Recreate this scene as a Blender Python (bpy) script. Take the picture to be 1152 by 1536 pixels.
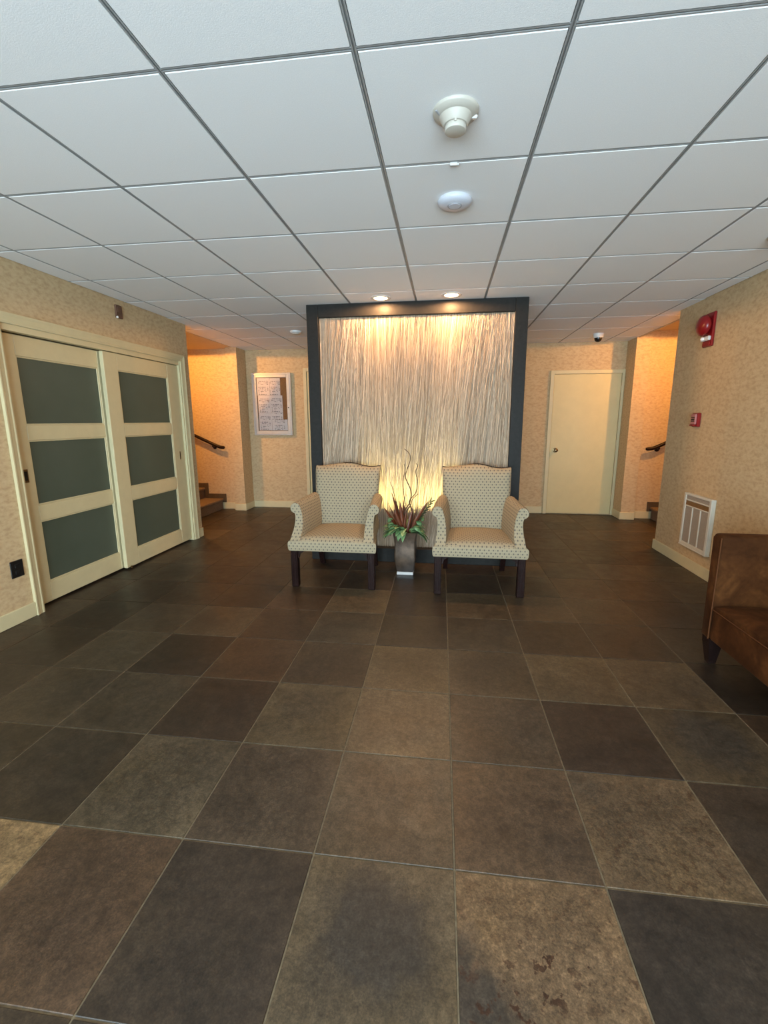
import bpy, bmesh, math, random
from mathutils import Vector, Matrix
random.seed(7)
for o in list(bpy.data.objects): bpy.data.objects.remove(o, do_unlink=True)
S = bpy.context.scene
COL = S.collection

# ---------------------------------------------------------------- camera
CAMZ = 1.3793
H = 2.4385                      # ceiling height
def rot_cam(p, y, r):
    return Matrix.Rotation(y, 3, 'Z') @ Matrix.Rotation(p, 3, 'X') @ Matrix.Rotation(r, 3, 'Y')
RC = rot_cam(-.1863, .1285, .0030)
cam = bpy.data.cameras.new('camera')
cam.sensor_fit = 'VERTICAL'; cam.sensor_height = 36.0
cam.lens = 658.66 / 1536 * 36.0
cam.shift_x = (576 - 582.13) / 1536; cam.shift_y = (754.64 - 768) / 1536
cam.clip_start = .02
camo = bpy.data.objects.new('camera', cam); COL.objects.link(camo)
rt, fw, up = RC.col[0], RC.col[1], RC.col[2]
camo.matrix_world = Matrix(((rt.x, up.x, -fw.x, 0), (rt.y, up.y, -fw.y, 0), (rt.z, up.z, -fw.z, CAMZ), (0, 0, 0, 1)))
S.camera = camo

# ---------------------------------------------------------------- world, exposure
w = bpy.data.worlds.new('overcast_sky'); S.world = w; w.use_nodes = True
bg = w.node_tree.nodes['Background']
bg.inputs[0].default_value = (.68, .875, 1.0, 1); bg.inputs[1].default_value = 24.0
S.view_settings.view_transform = 'Standard'; S.view_settings.look = 'None'
S.view_settings.exposure = 0.0; S.view_settings.gamma = 1.0
S.view_settings.use_curve_mapping = False
# strengths of the lamps the place has (used in their builders below)
P_DOWN = 60.0      # two downlights washing the panel
P_UP = 17.0         # slot uplight in the panel's plinth
P_STAIR = 132.0     # stairwell ceiling lamps
P_ROOM = 27.0      # recessed downlights over the near part of the lobby
WARM = (1.0, .53, .235); STAIRC = (1.0, .47, .11); ROOMC = (1.0, .72, .42); UPC = (1.0, .87, .38)

# ---------------------------------------------------------------- materials
def srgb(r, g, b):
    f = lambda c: (c/255/12.92) if c/255 <= .04045 else ((c/255+.055)/1.055)**2.4
    return (f(r), f(g), f(b), 1)
class NT:
    def __init__(s, name):
        s.m = bpy.data.materials.new(name); s.m.use_nodes = True
        s.t = s.m.node_tree; s.b = s.t.nodes['Principled BSDF']
    def n(s, typ, **kw):
        nd = s.t.nodes.new(typ)
        for k, v in kw.items():
            if k.startswith('i_'):
                key = k[2:]; key = int(key) if key.isdigit() else key.replace('_', ' ')
                nd.inputs[key].default_value = v
            else: setattr(nd, k, v)
        return nd
    def l(s, a, b): s.t.links.new(a, b)
    def math(s, op, a, b=None, c=None):
        nd = s.n('ShaderNodeMath', operation=op)
        for i, v in enumerate((a, b, c)):
            if v is None: continue
            if isinstance(v, (int, float)): nd.inputs[i].default_value = v
            else: s.l(v, nd.inputs[i])
        return nd.outputs[0]
    def mix(s, f, a, b, mode='MIX'):
        nd = s.n('ShaderNodeMix', data_type='RGBA', blend_type=mode)
        for i, v in ((0, f), (6, a), (7, b)):
            if isinstance(v, (int, float, tuple)): nd.inputs[i].default_value = v
            else: s.l(v, nd.inputs[i])
        return nd.outputs[2]
    def ramp(s, f, pts):
        nd = s.n('ShaderNodeValToRGB'); e = nd.color_ramp.elements
        while len(e) < len(pts): e.new(.5)
        for el, (p, c) in zip(e, pts): el.position = p; el.color = c if isinstance(c, tuple) else (c, c, c, 1)
        s.l(f, nd.inputs[0]); return nd.outputs[0]
    def coord(s, kind='Object', scale=(1, 1, 1)):
        tc = s.n('ShaderNodeTexCoord'); mp = s.n('ShaderNodeMapping'); mp.inputs['Scale'].default_value = scale
        s.l(tc.outputs[kind], mp.inputs[0]); return mp.outputs[0]
    def world(s, scale=(1, 1, 1)):
        g = s.n('ShaderNodeNewGeometry'); mp = s.n('ShaderNodeMapping'); mp.inputs['Scale'].default_value = scale
        s.l(g.outputs['Position'], mp.inputs[0]); return mp.outputs[0]
    def noise(s, v, scale, detail=3, rough=.55, dist=0):
        nd = s.n('ShaderNodeTexNoise'); nd.inputs['Scale'].default_value = scale; nd.inputs['Detail'].default_value = detail
        nd.inputs['Roughness'].default_value = rough; nd.inputs['Distortion'].default_value = dist
        if v is not None: s.l(v, nd.inputs['Vector'])
        return nd.outputs['Fac']
    def bump(s, h, strength=.2, dist=.005):
        nd = s.n('ShaderNodeBump'); nd.inputs['Strength'].default_value = strength; nd.inputs['Distance'].default_value = dist
        s.l(h, nd.inputs['Height']); s.l(nd.outputs[0], s.b.inputs['Normal'])
    def out(s, col=None, rough=None, metal=None, spec=None):
        for k, v in (('Base Color', col), ('Roughness', rough), ('Metallic', metal), ('Specular IOR Level', spec)):
            if v is None: continue
            if isinstance(v, (int, float, tuple)): s.b.inputs[k].default_value = v
            else: s.l(v, s.b.inputs[k])
        return s.m
def plain(name, col, rough=.5, metal=0., var=.06, scale=20, spec=.5):
    t = NT(name); n = t.noise(t.coord(), scale)
    c2 = tuple(min(1, c*(1+var)) for c in col[:3])+(1,); c1 = tuple(c*(1-var) for c in col[:3])+(1,)
    t.bump(n, .08, .002)
    return t.out(t.ramp(n, [(.3, c1), (.7, c2)]), rough, metal, spec)

def mat_wallpaper():
    t = NT('wallpaper'); p = t.world()
    a = t.noise(t.world((1, 1, 1.7)), 26, 4, .62); b = t.noise(p, 3.0, 2); c = t.noise(t.world((1, 1, 2.2)), 70, 2)
    base = t.ramp(a, [(.34, (.44, .305, .165, 1)), (.50, (.535, .39, .22, 1)), (.68, (.59, .445, .26, 1))])
    base = t.mix(t.math('MULTIPLY', b, .35), base, (.46, .34, .195, 1))
    base = t.mix(t.ramp(c, [(.60, 0.), (.74, .22)]), base, (.34, .23, .12, 1))
    t.bump(a, .12, .002)
    return t.out(base, .75, 0, .25)
def mat_tile():
    t = NT('floor_tile'); oi = t.n('ShaderNodeObjectInfo'); g = t.n('ShaderNodeNewGeometry')
    off = t.n('ShaderNodeVectorMath', operation='SCALE'); cmb = t.n('ShaderNodeCombineXYZ')
    t.l(oi.outputs['Random'], cmb.inputs[0]); t.l(oi.outputs['Random'], cmb.inputs[2])
    t.l(cmb.outputs[0], off.inputs[0]); off.inputs['Scale'].default_value = 37.0
    add = t.n('ShaderNodeVectorMath', operation='ADD'); t.l(g.outputs['Position'], add.inputs[0]); t.l(off.outputs[0], add.inputs[1])
    v = add.outputs[0]
    big = t.noise(v, 2.6, 3, .5, .6); mid = t.noise(v, 9, 5, .65); fine = t.noise(v, 55, 5, .8); gr = t.noise(v, 190, 3, .7); tex = t.noise(v, 22, 6, .8)
    st = t.n('ShaderNodeAttribute', attribute_type='OBJECT', attribute_name='stain').outputs['Fac']
    ru = t.n('ShaderNodeAttribute', attribute_type='OBJECT', attribute_name='rust').outputs['Fac']
    col = t.mix(1.0, oi.outputs['Color'], t.ramp(big, [(.28, .74), (.72, 1.26)]), 'MULTIPLY')
    col = t.mix(1.0, col, t.ramp(mid, [(.25, .84), (.75, 1.16)]), 'MULTIPLY')
    # warm and cool drift of the slate print
    col = t.mix(t.ramp(t.noise(v, 4.2, 2), [(.5, 0.), (.78, .45)]), col, t.mix(1.0, col, (1.12, 1.06, .84, 1), 'MULTIPLY'))
    # paler worn rim of each tile
    ob = t.n('ShaderNodeTexCoord').outputs['Object']; sx = t.n('ShaderNodeSeparateXYZ'); t.l(ob, sx.inputs[0])
    ed = t.math('MAXIMUM', t.math('ABSOLUTE', sx.outputs[0]), t.math('ABSOLUTE', sx.outputs[1]))
    rim = t.ramp(t.math('ADD', ed, t.math('MULTIPLY', t.math('SUBTRACT', t.noise(v, 7, 4, .6), .5), .16)), [(.15, 0.), (.24, .55)])
    col = t.mix(rim, col, t.mix(1.0, col, (1.45, 1.42, 1.36, 1), 'MULTIPLY'))
    ax = t.n('ShaderNodeAttribute', attribute_type='OBJECT', attribute_name='stain_x').outputs['Fac']
    ay = t.n('ShaderNodeAttribute', attribute_type='OBJECT', attribute_name='stain_y').outputs['Fac']
    ar = t.n('ShaderNodeAttribute', attribute_type='OBJECT', attribute_name='stain_r').outputs['Fac']
    dx = t.math('SUBTRACT', sx.outputs[0], ax); dy = t.math('SUBTRACT', sx.outputs[1], ay)
    dd = t.math('SQRT', t.math('ADD', t.math('MULTIPLY', dx, dx), t.math('MULTIPLY', dy, dy)))
    wob = t.math('MULTIPLY', t.math('SUBTRACT', t.noise(v, 8, 4, .6), .5), .24)
    rel = t.math('SUBTRACT', ar, t.math('ADD', dd, wob))
    blot = t.ramp(t.math('ADD', t.math('MULTIPLY', rel, 4.0), .5), [(.38, 0.), (.75, 1.)])
    col = t.mix(t.math('MULTIPLY', blot, st), col, (.030, .0255, .020, 1))
    spots = t.ramp(t.noise(v, 32, 3, .62), [(.565, 0.), (.61, 1.)])
    clus = t.ramp(t.noise(v, 5, 2), [(.42, .3), (.55, 1.)])
    col = t.mix(t.math('MULTIPLY', t.math('MULTIPLY', spots, clus), ru), col, (.034, .013, .005, 1))
    col = t.mix(1.0, col, t.ramp(fine, [(.36, .68), (.64, 1.32)]), 'MULTIPLY')
    col = t.mix(1.0, col, t.ramp(gr, [(.34, .74), (.66, 1.26)]), 'MULTIPLY')
    col = t.mix(1.0, col, t.ramp(tex, [(.38, .74), (.62, 1.26)]), 'MULTIPLY')
    t.bump(t.math('ADD', t.math('MULTIPLY', mid, 1.0), t.math('MULTIPLY', fine, .25)), .22, .004)
    return t.out(col, t.ramp(mid, [(.3, .36), (.7, .50)]), 0, .45)
def mat_grout(): return plain('grout', (.16, .13, .085, 1), .8, 0, .2, 60, .2)
def mat_ceiltile():
    t = NT('ceiling_tile'); p = t.world(); n = t.noise(p, 260, 3, .7); b = t.noise(p, 2, 2)
    c = t.ramp(n, [(.3, (.82, .82, .815, 1)), (.7, (.90, .90, .895, 1))])
    c = t.mix(t.math('MULTIPLY', b, .25), c, (.82, .825, .825, 1))
    t.bump(n, .25, .002); return t.out(c, .9, 0, .2)
def mat_fabric():
    t = NT('dotted_fabric'); tc = t.n('ShaderNodeTexCoord'); sp = t.n('ShaderNodeSeparateXYZ'); t.l(tc.outputs['UV'], sp.inputs[0])
    def lat(ou, ov, rad, soft=.0016):
        fu = t.math('MULTIPLY', t.math('SUBTRACT', t.math('FRACT', t.math('ADD', t.math('DIVIDE', sp.outputs[0], .034), ou)), .5), .034)
        fv = t.math('MULTIPLY', t.math('SUBTRACT', t.math('FRACT', t.math('ADD', t.math('DIVIDE', sp.outputs[1], .048), ov)), .5), .048)
        d = t.math('SQRT', t.math('ADD', t.math('MULTIPLY', fu, fu), t.math('MULTIPLY', fv, fv)))
        return t.ramp(t.math('MULTIPLY', d, 20.0), [((rad-soft)*20, 1.), ((rad+soft)*20, 0.)])
    dots = t.math('MAXIMUM', lat(0, 0, .0062), lat(.5, .5, .0062))
    small = t.math('MAXIMUM', lat(.5, 0, .0030), lat(0, .5, .0030))
    weave = t.noise(tc.outputs['UV'], 420, 2)
    c = t.mix(t.math('MULTIPLY', small, .6), (.315, .258, .168, 1), (.145, .115, .075, 1))
    c = t.mix(t.math('MULTIPLY', dots, .85), c, (.082, .072, .066, 1))
    c = t.mix(1.0, c, t.ramp(weave, [(.3, .85), (.7, 1.12)]), 'MULTIPLY')
    t.bump(weave, .2, .001); return t.out(c, .85, 0, .2)
def mat_velvet():
    t = NT('brown_velvet'); p = t.coord(); a = t.noise(p, 4.5, 4, .6, .8); b = t.noise(p, 40, 3)
    c = t.ramp(a, [(.3, (.026, .009, .003, 1)), (.52, (.056, .020, .006, 1)), (.74, (.115, .044, .013, 1))])
    c = t.mix(1.0, c, t.ramp(b, [(.3, .85), (.7, 1.15)]), 'MULTIPLY')
    t.b.inputs['Sheen Weight'].default_value = .05; t.b.inputs['Sheen Tint'].default_value = (.7, .35, .18, 1); t.b.inputs['Sheen Roughness'].default_value = .4
    t.bump(b, .1, .002); return t.out(c, .8, 0, .06)
def mat_carpet():
    t = NT('stair_carpet'); n = t.noise(t.world(), 90, 4, .7); m = t.noise(t.world(), 14, 2)
    c = t.ramp(n, [(.3, (.10, .065, .04, 1)), (.7, (.30, .21, .135, 1))])
    c = t.mix(t.math('MULTIPLY', m, .4), c, (.13, .085, .06, 1))
    t.bump(n, .5, .006); return t.out(c, .95, 0, .1)
def mat_strand():
    t = NT('reed_strand'); n = t.n('ShaderNodeAttribute', attribute_name='shade').outputs['Fac']; h = t.noise(t.world((140, 1, 3)), 1.6, 3, .6)
    c = t.ramp(n, [(.0, (.27, .195, .13, 1)), (.5, (.43, .33, .23, 1)), (1., (.63, .51, .385, 1))])
    c = t.mix(1.0, c, t.ramp(h, [(.3, .82), (.7, 1.15)]), 'MULTIPLY')
    return t.out(c, .5, 0, .5)
def mat_vase():
    t = NT('bronze_glaze'); p = t.coord(); n = t.noise(p, 14, 4, .6); m = t.noise(p, 3.5, 2)
    c = t.ramp(n, [(.3, (.045, .028, .018, 1)), (.7, (.13, .085, .055, 1))])
    c = t.mix(t.ramp(m, [(.45, 0.), (.65, .6)]), c, (.085, .085, .09, 1))
    t.bump(n, .1, .003); return t.out(c, .38, .45, .5)
def mat_leaf(name, c1, c2, rough=.4):
    t = NT(name); n = t.noise(t.coord(), 22, 3)
    t.bump(n, .2, .004); return t.out(t.ramp(n, [(.3, c1), (.7, c2)]), rough, 0, .5)
def mat_paper():
    t = NT('printed_paper'); p = t.coord(); sp = t.n('ShaderNodeSeparateXYZ'); t.l(p, sp.inputs[0])
    line = t.math('GREATER_THAN', t.math('FRACT', t.math('MULTIPLY', sp.outputs[2], 46.0)), .45)
    word = t.ramp(t.noise(t.coord(scale=(48, 1, 46)), 1.0, 2), [(.47, 0.), (.52, 1.)])
    para = t.ramp(t.noise(t.coord(scale=(3, 1, 13)), 1.0, 1), [(.44, 0.), (.50, 1.)])
    inx = t.math('LESS_THAN', t.math('ABSOLUTE', sp.outputs[0]), .082)
    f = t.math('MULTIPLY', t.math('MULTIPLY', line, word), t.math('MULTIPLY', para, inx))
    return t.out(t.mix(t.math('MULTIPLY', f, .85), (.60, .52, .47, 1), (.10, .085, .085, 1)), .7, 0, .2)
def mat_emit(name, col, st):
    t = NT(name); t.b.inputs['Emission Color'].default_value = col+(1,); t.b.inputs['Emission Strength'].default_value = st
    return t.out((.9, .9, .9, 1), .4)
def mat_pane():
    t = NT('frosted_pane'); n = t.noise(t.coord(), 180, 2); m = t.noise(t.coord(), 2, 2)
    c = t.ramp(m, [(.3, (.068, .086, .062, 1)), (.7, (.084, .104, .078, 1))])
    t.bump(n, .05, .001); return t.out(c, .42, 0, .35)
def mat_clear():
    m = bpy.data.materials.new('window_glass'); m.use_nodes = True; t = m.node_tree
    for n in list(t.nodes): t.nodes.remove(n)
    o = t.nodes.new('ShaderNodeOutputMaterial'); mx = t.nodes.new('ShaderNodeMixShader')
    a = t.nodes.new('ShaderNodeBsdfTransparent'); b = t.nodes.new('ShaderNodeBsdfGlossy'); b.inputs['Roughness'].default_value = .02
    fr = t.nodes.new('ShaderNodeFresnel'); fr.inputs[0].default_value = 1.45
    t.links.new(fr.outputs[0], mx.inputs[0]); t.links.new(a.outputs[0], mx.inputs[1]); t.links.new(b.outputs[0], mx.inputs[2]); t.links.new(mx.outputs[0], o.inputs[0])
    return m
M = dict(
    wall=mat_wallpaper(), tile=mat_tile(), grout=mat_grout(), ctile=mat_ceiltile(), fabric=mat_fabric(), velvet=mat_velvet(),
    carpet=mat_carpet(), strand=mat_strand(), vase=mat_vase(), paper=mat_paper(), pane=mat_pane(), clear=mat_clear(),
    cream=plain('cream_paint', (.58, .505, .30, 1), .42, 0, .03, 12),
    doorp=plain('door_paint', (.60, .50, .26, 1), .5, 0, .03, 8),
    tee=plain('ceiling_grid_metal', (.36, .37, .37, 1), .45, .2, .05),
    teedark=plain('ceiling_plenum', (.10, .10, .10, 1), .9),
    drywall=plain('stair_drywall', (.62, .50, .34, 1), .85, 0, .05, 6),
    black=plain('black_frame_paint', (.022, .021, .019, 1), .42, 0, .15, 30, .07),
    backing=plain('panel_backing', (.35, .265, .185, 1), .7, 0, .15, 30),
    mahog=plain('dark_mahogany', (.014, .006, .005, 1), .3, 0, .3, 25, .14),
    espresso=plain('espresso_leg_wood', (.012, .006, .005, 1), .25, 0, .3, 25),
    white=plain('white_plastic', (.66, .65, .62, 1), .4, 0, .02),
    ivory=plain('ivory_plastic', (.47, .44, .38, 1), .4, 0, .03),
    bluewhite=plain('pale_plastic', (.54, .56, .62, 1), .35, 0, .02),
    greyp=plain('grey_plastic', (.34, .34, .36, 1), .4, 0, .03),
    blackp=plain('black_plastic', (.012, .011, .010, 1), .25, 0, .1),
    red=plain('red_enamel', (.22, .008, .010, 1), .28, 0, .05),
    redface=plain('faded_red_print', (.42, .16, .15, 1), .4, 0, .05),
    lens=plain('strobe_lens', (.85, .78, .72, 1), .15, 0, .03),
    alu=plain('brushed_aluminium', (.50, .495, .47, 1), .38, .35, .05),
    cork=plain('brown_cork', (.20, .085, .03, 1), .9, 0, .2, 90),
    brass=plain('aged_brass', (.20, .13, .06, 1), .35, .85, .15),
    vent=plain('vent_enamel', (.60, .57, .48, 1), .4, 0, .03),
    ventmesh=plain('vent_mesh', (.33, .29, .24, 1), .7, .1, .25, 220),
    ventband=plain('vent_brown_band', (.19, .10, .035, 1), .5, 0, .1),
    brownplate=plain('brown_plate', (.12, .055, .03, 1), .5, 0, .15),
    skirt=plain('stair_skirt', (.085, .055, .028, 1), .5, 0, .15),
    piping=plain('velvet_piping', (.085, .032, .012, 1), .8, 0, .1, 20, .08),
    green=mat_leaf('green_leaf', (.075, .17, .055, 1), (.22, .34, .15, 1)),
    dgreen=mat_leaf('dark_green_leaf', (.02, .055, .02, 1), (.05, .10, .035, 1)),
    rust=mat_leaf('rust_red_leaf', (.065, .018, .008, 1), (.19, .052, .020, 1)),
    twig=mat_leaf('brown_twig', (.045, .022, .013, 1), (.10, .055, .03, 1), .7),
    silver=plain('pale_base', (.52, .50, .48, 1), .4, .1, .05),
    lampon=mat_emit('lit_downlight', WARM, 30.0), lampstair=mat_emit('lit_stair_lamp', STAIRC, 6.0), lamproom=mat_emit('lit_room_lamp', ROOMC, 8.0),
    exterior=plain('exterior_paving', (.42, .42, .40, 1), .9, 0, .1, 3),
)

# ---------------------------------------------------------------- mesh helpers
class MB:
    def __init__(s): s.v = []; s.f = []
    def add(s, vs, fs):
        k = len(s.v); s.v += [tuple(v) for v in vs]; s.f += [tuple(i+k for i in f) for f in fs]; return s
    def box(s, x0, x1, y0, y1, z0, z1, bev=0, seg=1):
        bm = bmesh.new(); bmesh.ops.create_cube(bm, size=1)
        for v in bm.verts: v.co = Vector(((x0+x1)/2+v.co.x*(x1-x0), (y0+y1)/2+v.co.y*(y1-y0), (z0+z1)/2+v.co.z*(z1-z0)))
        if bev: bmesh.ops.bevel(bm, geom=bm.edges[:], offset=bev, segments=seg, affect='EDGES', profile=.5)
        bm.verts.index_update(); s.add([v.co for v in bm.verts], [[v.index for v in f.verts] for f in bm.faces]); bm.free(); return s
    def lathe(s, c, prof, n=24, axis='Z', caps=True):
        # prof: list of (radius, height along axis)
        vs = []; fs = []
        for r, h in prof:
            for k in range(n):
                a = 2*math.pi*k/n; u, v = r*math.cos(a), r*math.sin(a)
                p = {'Z': (u, v, h), 'X': (h, u, v), 'Y': (v, h, u)}[axis]
                vs.append((c[0]+p[0], c[1]+p[1], c[2]+p[2]))
        m = len(prof)
        for j in range(m-1):
            for k in range(n):
                a, b = j*n+k, j*n+(k+1) % n; fs.append((a, b, b+n, a+n))
        if caps: fs.append(tuple(range(n))[::-1]); fs.append(tuple(range((m-1)*n, m*n)))
        return s.add(vs, fs)
    def tube(s, pts, rad, n=8, caps=True):
        pts = [Vector(p) for p in pts]; vs = []; fs = []; prev = None
        for i, p in enumerate(pts):
            t = (pts[min(i+1, len(pts)-1)]-pts[max(i-1, 0)]).normalized()
            if prev is None:
                ref = Vector((0, 0, 1)) if abs(t.z) < .9 else Vector((1, 0, 0)); nx = t.cross(ref).normalized()
            else: nx = (prev-t*prev.dot(t)).normalized()
            prev = nx; ny = t.cross(nx); r = rad[i] if isinstance(rad, (list, tuple)) else rad
            for k in range(n):
                a = 2*math.pi*k/n; vs.append(p+nx*r*math.cos(a)+ny*r*math.sin(a))
        for j in range(len(pts)-1):
            for k in range(n):
                a, b = j*n+k, j*n+(k+1) % n; fs.append((a, b, b+n, a+n))
        if caps: fs.append(tuple(range(n))[::-1]); fs.append(tuple(range((len(pts)-1)*n, len(pts)*n)))
        return s.add(vs, fs)
    def prism(s, poly, a0, a1, axis='Y'):
        # poly: 2-D outline, extruded from a0 to a1 along the axis
        def P(u, v, a): return {'Y': (u, a, v), 'X': (a, u, v), 'Z': (u, v, a)}[axis]
        n = len(poly); vs = [P(u, v, a0) for u, v in poly]+[P(u, v, a1) for u, v in poly]
        fs = [tuple(range(n)), tuple(range(n, 2*n))[::-1]]+[(i, i+n, (i+1) % n+n, (i+1) % n) for i in range(n)]
        return s.add(vs, fs)
    def loft(s, secs, caps=True):
        n = len(secs[0]); vs = [p for q in secs for p in q]; fs = []
        for j in range(len(secs)-1):
            for k in range(n):
                a, b = j*n+k, j*n+(k+1) % n; fs.append((a, b, b+n, a+n))
        if caps: fs.append(tuple(range(n))[::-1]); fs.append(tuple(range((len(secs)-1)*n, len(secs)*n)))
        return s.add(vs, fs)
    def mesh(s, name, mat, smooth=None, boxuv=False):
        me = bpy.data.meshes.new(name); me.from_pydata(s.v, [], s.f)
        bm = bmesh.new(); bm.from_mesh(me); bmesh.ops.recalc_face_normals(bm, faces=bm.faces); bm.to_mesh(me); bm.free()
        if isinstance(mat, str): mat = M[mat]
        me.materials.append(mat)
        if smooth:
            for p in me.polygons: p.use_smooth = True
            me.set_sharp_from_angle(angle=math.radians(smooth))
        if boxuv:
            uv = me.uv_layers.new(name='UVMap')
            for p in me.polygons:
                n = p.normal; ax = max(range(3), key=lambda i: abs(n[i])*(1.15 if i == 1 else 1))
                for li in p.loop_indices:
                    c = me.vertices[me.loops[li].vertex_index].co
                    uv.data[li].uv = {0: (c.y, c.z), 1: (c.x, c.z), 2: (c.x, c.y)}[ax]
        return me
    def build(s, name, mat, parent=None, smooth=None, loc=None, boxuv=False):
        return link(name, s.mesh(name, mat, smooth, boxuv), parent, loc)
def link(name, me, parent=None, loc=None, rz=0):
    o = bpy.data.objects.new(name, me); COL.objects.link(o)
    if loc is not None: o.location = loc
    if rz: o.rotation_euler.z = rz
    if parent is not None: o.parent = parent
    return o
def tag(o, label, cat=None, group=None, kind=None):
    o['label'] = label
    if cat: o['category'] = cat
    if group: o['group'] = group
    if kind: o['kind'] = kind
    return o
def struct(o, label, cat): return tag(o, label, cat, kind='structure')
def thing(name, label, cat, loc, group=None, rz=0):
    o = bpy.data.objects.new(name, None); COL.objects.link(o); o.location = loc; o.rotation_euler.z = rz
    o.empty_display_size = .1
    return tag(o, label, cat, group)
def copy_tree(o, parent=None):
    c = o.copy(); COL.objects.link(c); c.parent = parent
    for ch in list(o.children): copy_tree(ch, c)
    return c
def lamp(name, typ, loc, power, col, parent=None, **kw):
    d = bpy.data.lights.new(name, typ); d.energy = power; d.color = col
    for k, v in kw.items(): setattr(d, k, v)
    o = bpy.data.objects.new(name, d); COL.objects.link(o); o.location = loc
    if parent is not None: o.parent = parent
    return o

# ================================================================ THE SETTING
XL, XR, YB = -2.914, 2.282, 6.707
YLE, YRE = 4.869, 4.948           # far ends of the side walls
YF = -2.6                         # entrance wall behind the viewer
PYL, PXL = 6.40, -3.07            # pilasters beside the stair openings
PXR = 2.462
YS = 6.505                        # back wall of the stairs

# ---- floor: grout bed and one object per tile
floor = struct(MB().box(-5.2, 4.6, YF-.15, 7.05, -.12, -.003).build('floor', 'grout'), 'dark slate tile floor of the lobby with pale grout', 'floor')
TS, TA, TX, TY = .4511, .0096, .0674, 1.1496
tm = MB().box(-TS/2+.0024, TS/2-.0024, -TS/2+.0024, TS/2-.0024, -.011, 0, .0016).mesh('tile', 'tile')
KT = .48
known = {  # colours of single tiles as they look in the photograph (column, row)
 (-4,-1):(150,124,82,.3,.5), (-3,-1):(92,70,50,0,0), (-2,-1):(68,56,44,.15,0), (-1,-1):(104,92,70,.9,0), (0,-1):(134,108,76,.9,1), (1,-1):(64,56,50,.1,0), (2,-1):(70,60,48,.2,0),
 (-5,0):(64,56,42,.2,0), (-4,0):(62,53,39,.2,0), (-3,0):(92,83,64,.15,0), (-2,0):(84,72,57,.1,0), (-1,0):(94,82,64,0,0), (0,0):(94,75,55,.1,0), (1,0):(110,91,66,.5,.5), (2,0):(68,55,44,.2,0),
 (-6,1):(70,60,46,.1,0), (-5,1):(80,70,54,.2,0), (-4,1):(74,66,52,.1,0), (-3,1):(62,49,36,.1,0), (-2,1):(94,83,60,.35,0), (-1,1):(106,92,70,.1,0), (0,1):(86,72,55,.3,0), (1,1):(64,51,41,0,0), (2,1):(86,74,55,.7,0),
 (-6,2):(66,56,42,0,0), (-5,2):(82,74,58,.2,0), (-4,2):(58,47,36,0,0), (-3,2):(84,62,41,.1,0), (-2,2):(74,62,48,0,0), (-1,2):(100,86,63,.1,0), (0,2):(84,71,53,.1,0), (1,2):(102,87,62,.1,.25), (2,2):(94,79,57,.3,0), (3,2):(46,38,31,.1,0),
 (-6,3):(58,48,36,0,0), (-5,3):(78,68,52,.2,0), (-4,3):(84,72,54,.2,0), (-3,3):(76,58,41,0,0), (-2,3):(80,70,56,0,0), (-1,3):(62,52,42,.1,0), (0,3):(78,66,50,.2,0), (1,3):(72,57,41,.1,0), (2,3):(70,58,45,0,0), (3,3):(66,56,43,0,0),
 (-2,4):(104,88,64,0,0), (-1,4):(66,53,41,0,0), (-3,4):(78,58,41,0,0), (0,4):(96,80,58,.1,0), (1,4):(88,72,53,.2,0), (2,4):(80,66,48,0,0), (-4,4):(58,48,36,0,0),
 (-1,5):(56,47,38,0,0), (-3,5):(88,70,50,0,0), (2,5):(82,64,46,0,0), (3,5):(76,62,46,0,0), (1,5):(72,60,45,0,0), (0,5):(60,50,40,0,0),
}
spot = {(-1,-1):(.0,.03,.17), (0,-1):(-.25,-.12,.17), (2,1):(.0,.03,.18), (0,1):(.12,.03,.16), (-2,1):(-.03,.05,.12), (2,2):(.12,-.02,.13), (-5,2):(.05,.0,.10), (0,0):(.12,-.1,.10), (1,0):(-.20,.17,.10), (-2,-1):(.0,.0,.30), (-4,3):(-.05,0,.12), (0,4):(.02,.0,.1)}
pal = [(64,53,41), (76,63,47), (58,48,37), (82,68,50), (74,57,41), (70,62,50), (88,73,53), (66,52,38)]
rt_ = random.Random(31)
for j in range(-8, 13):
    for i in range(-8, 7):
        u, v = TX+TS*(i+.5), TY+TS*(j+.5)
        x, y = u*math.cos(TA)-v*math.sin(TA), u*math.sin(TA)+v*math.cos(TA)
        if y < 4.75 and (x < -3.13 or x > 2.5): continue
        if x < -3.9 or x > 3.25 or y < YF-.1: continue
        k = known.get((i, j)); p = rt_.choice(pal); q = rt_.random()
        if k is None: k = p+(.5*q, 0)
        o = link('tile', tm, floor, (x, y, 0), TA)
        c = srgb(*k[:3]); gy = (c[0]+c[1]+c[2])/3; c = [x*.68+gy*w_*.32 for x, w_ in zip(c, (1.25, 1, .75))]; o.color = (c[0]*KT*1.04, c[1]*KT*.98, c[2]*KT*.92, 1); o['stain'] = float(k[3]); o['rust'] = float(k[4])
        sp_ = spot.get((i, j)) or (rt_.uniform(-.2, .2), rt_.uniform(-.2, .2), rt_.uniform(.10, .24))
        o['stain_x'], o['stain_y'], o['stain_r'] = sp_

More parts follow.
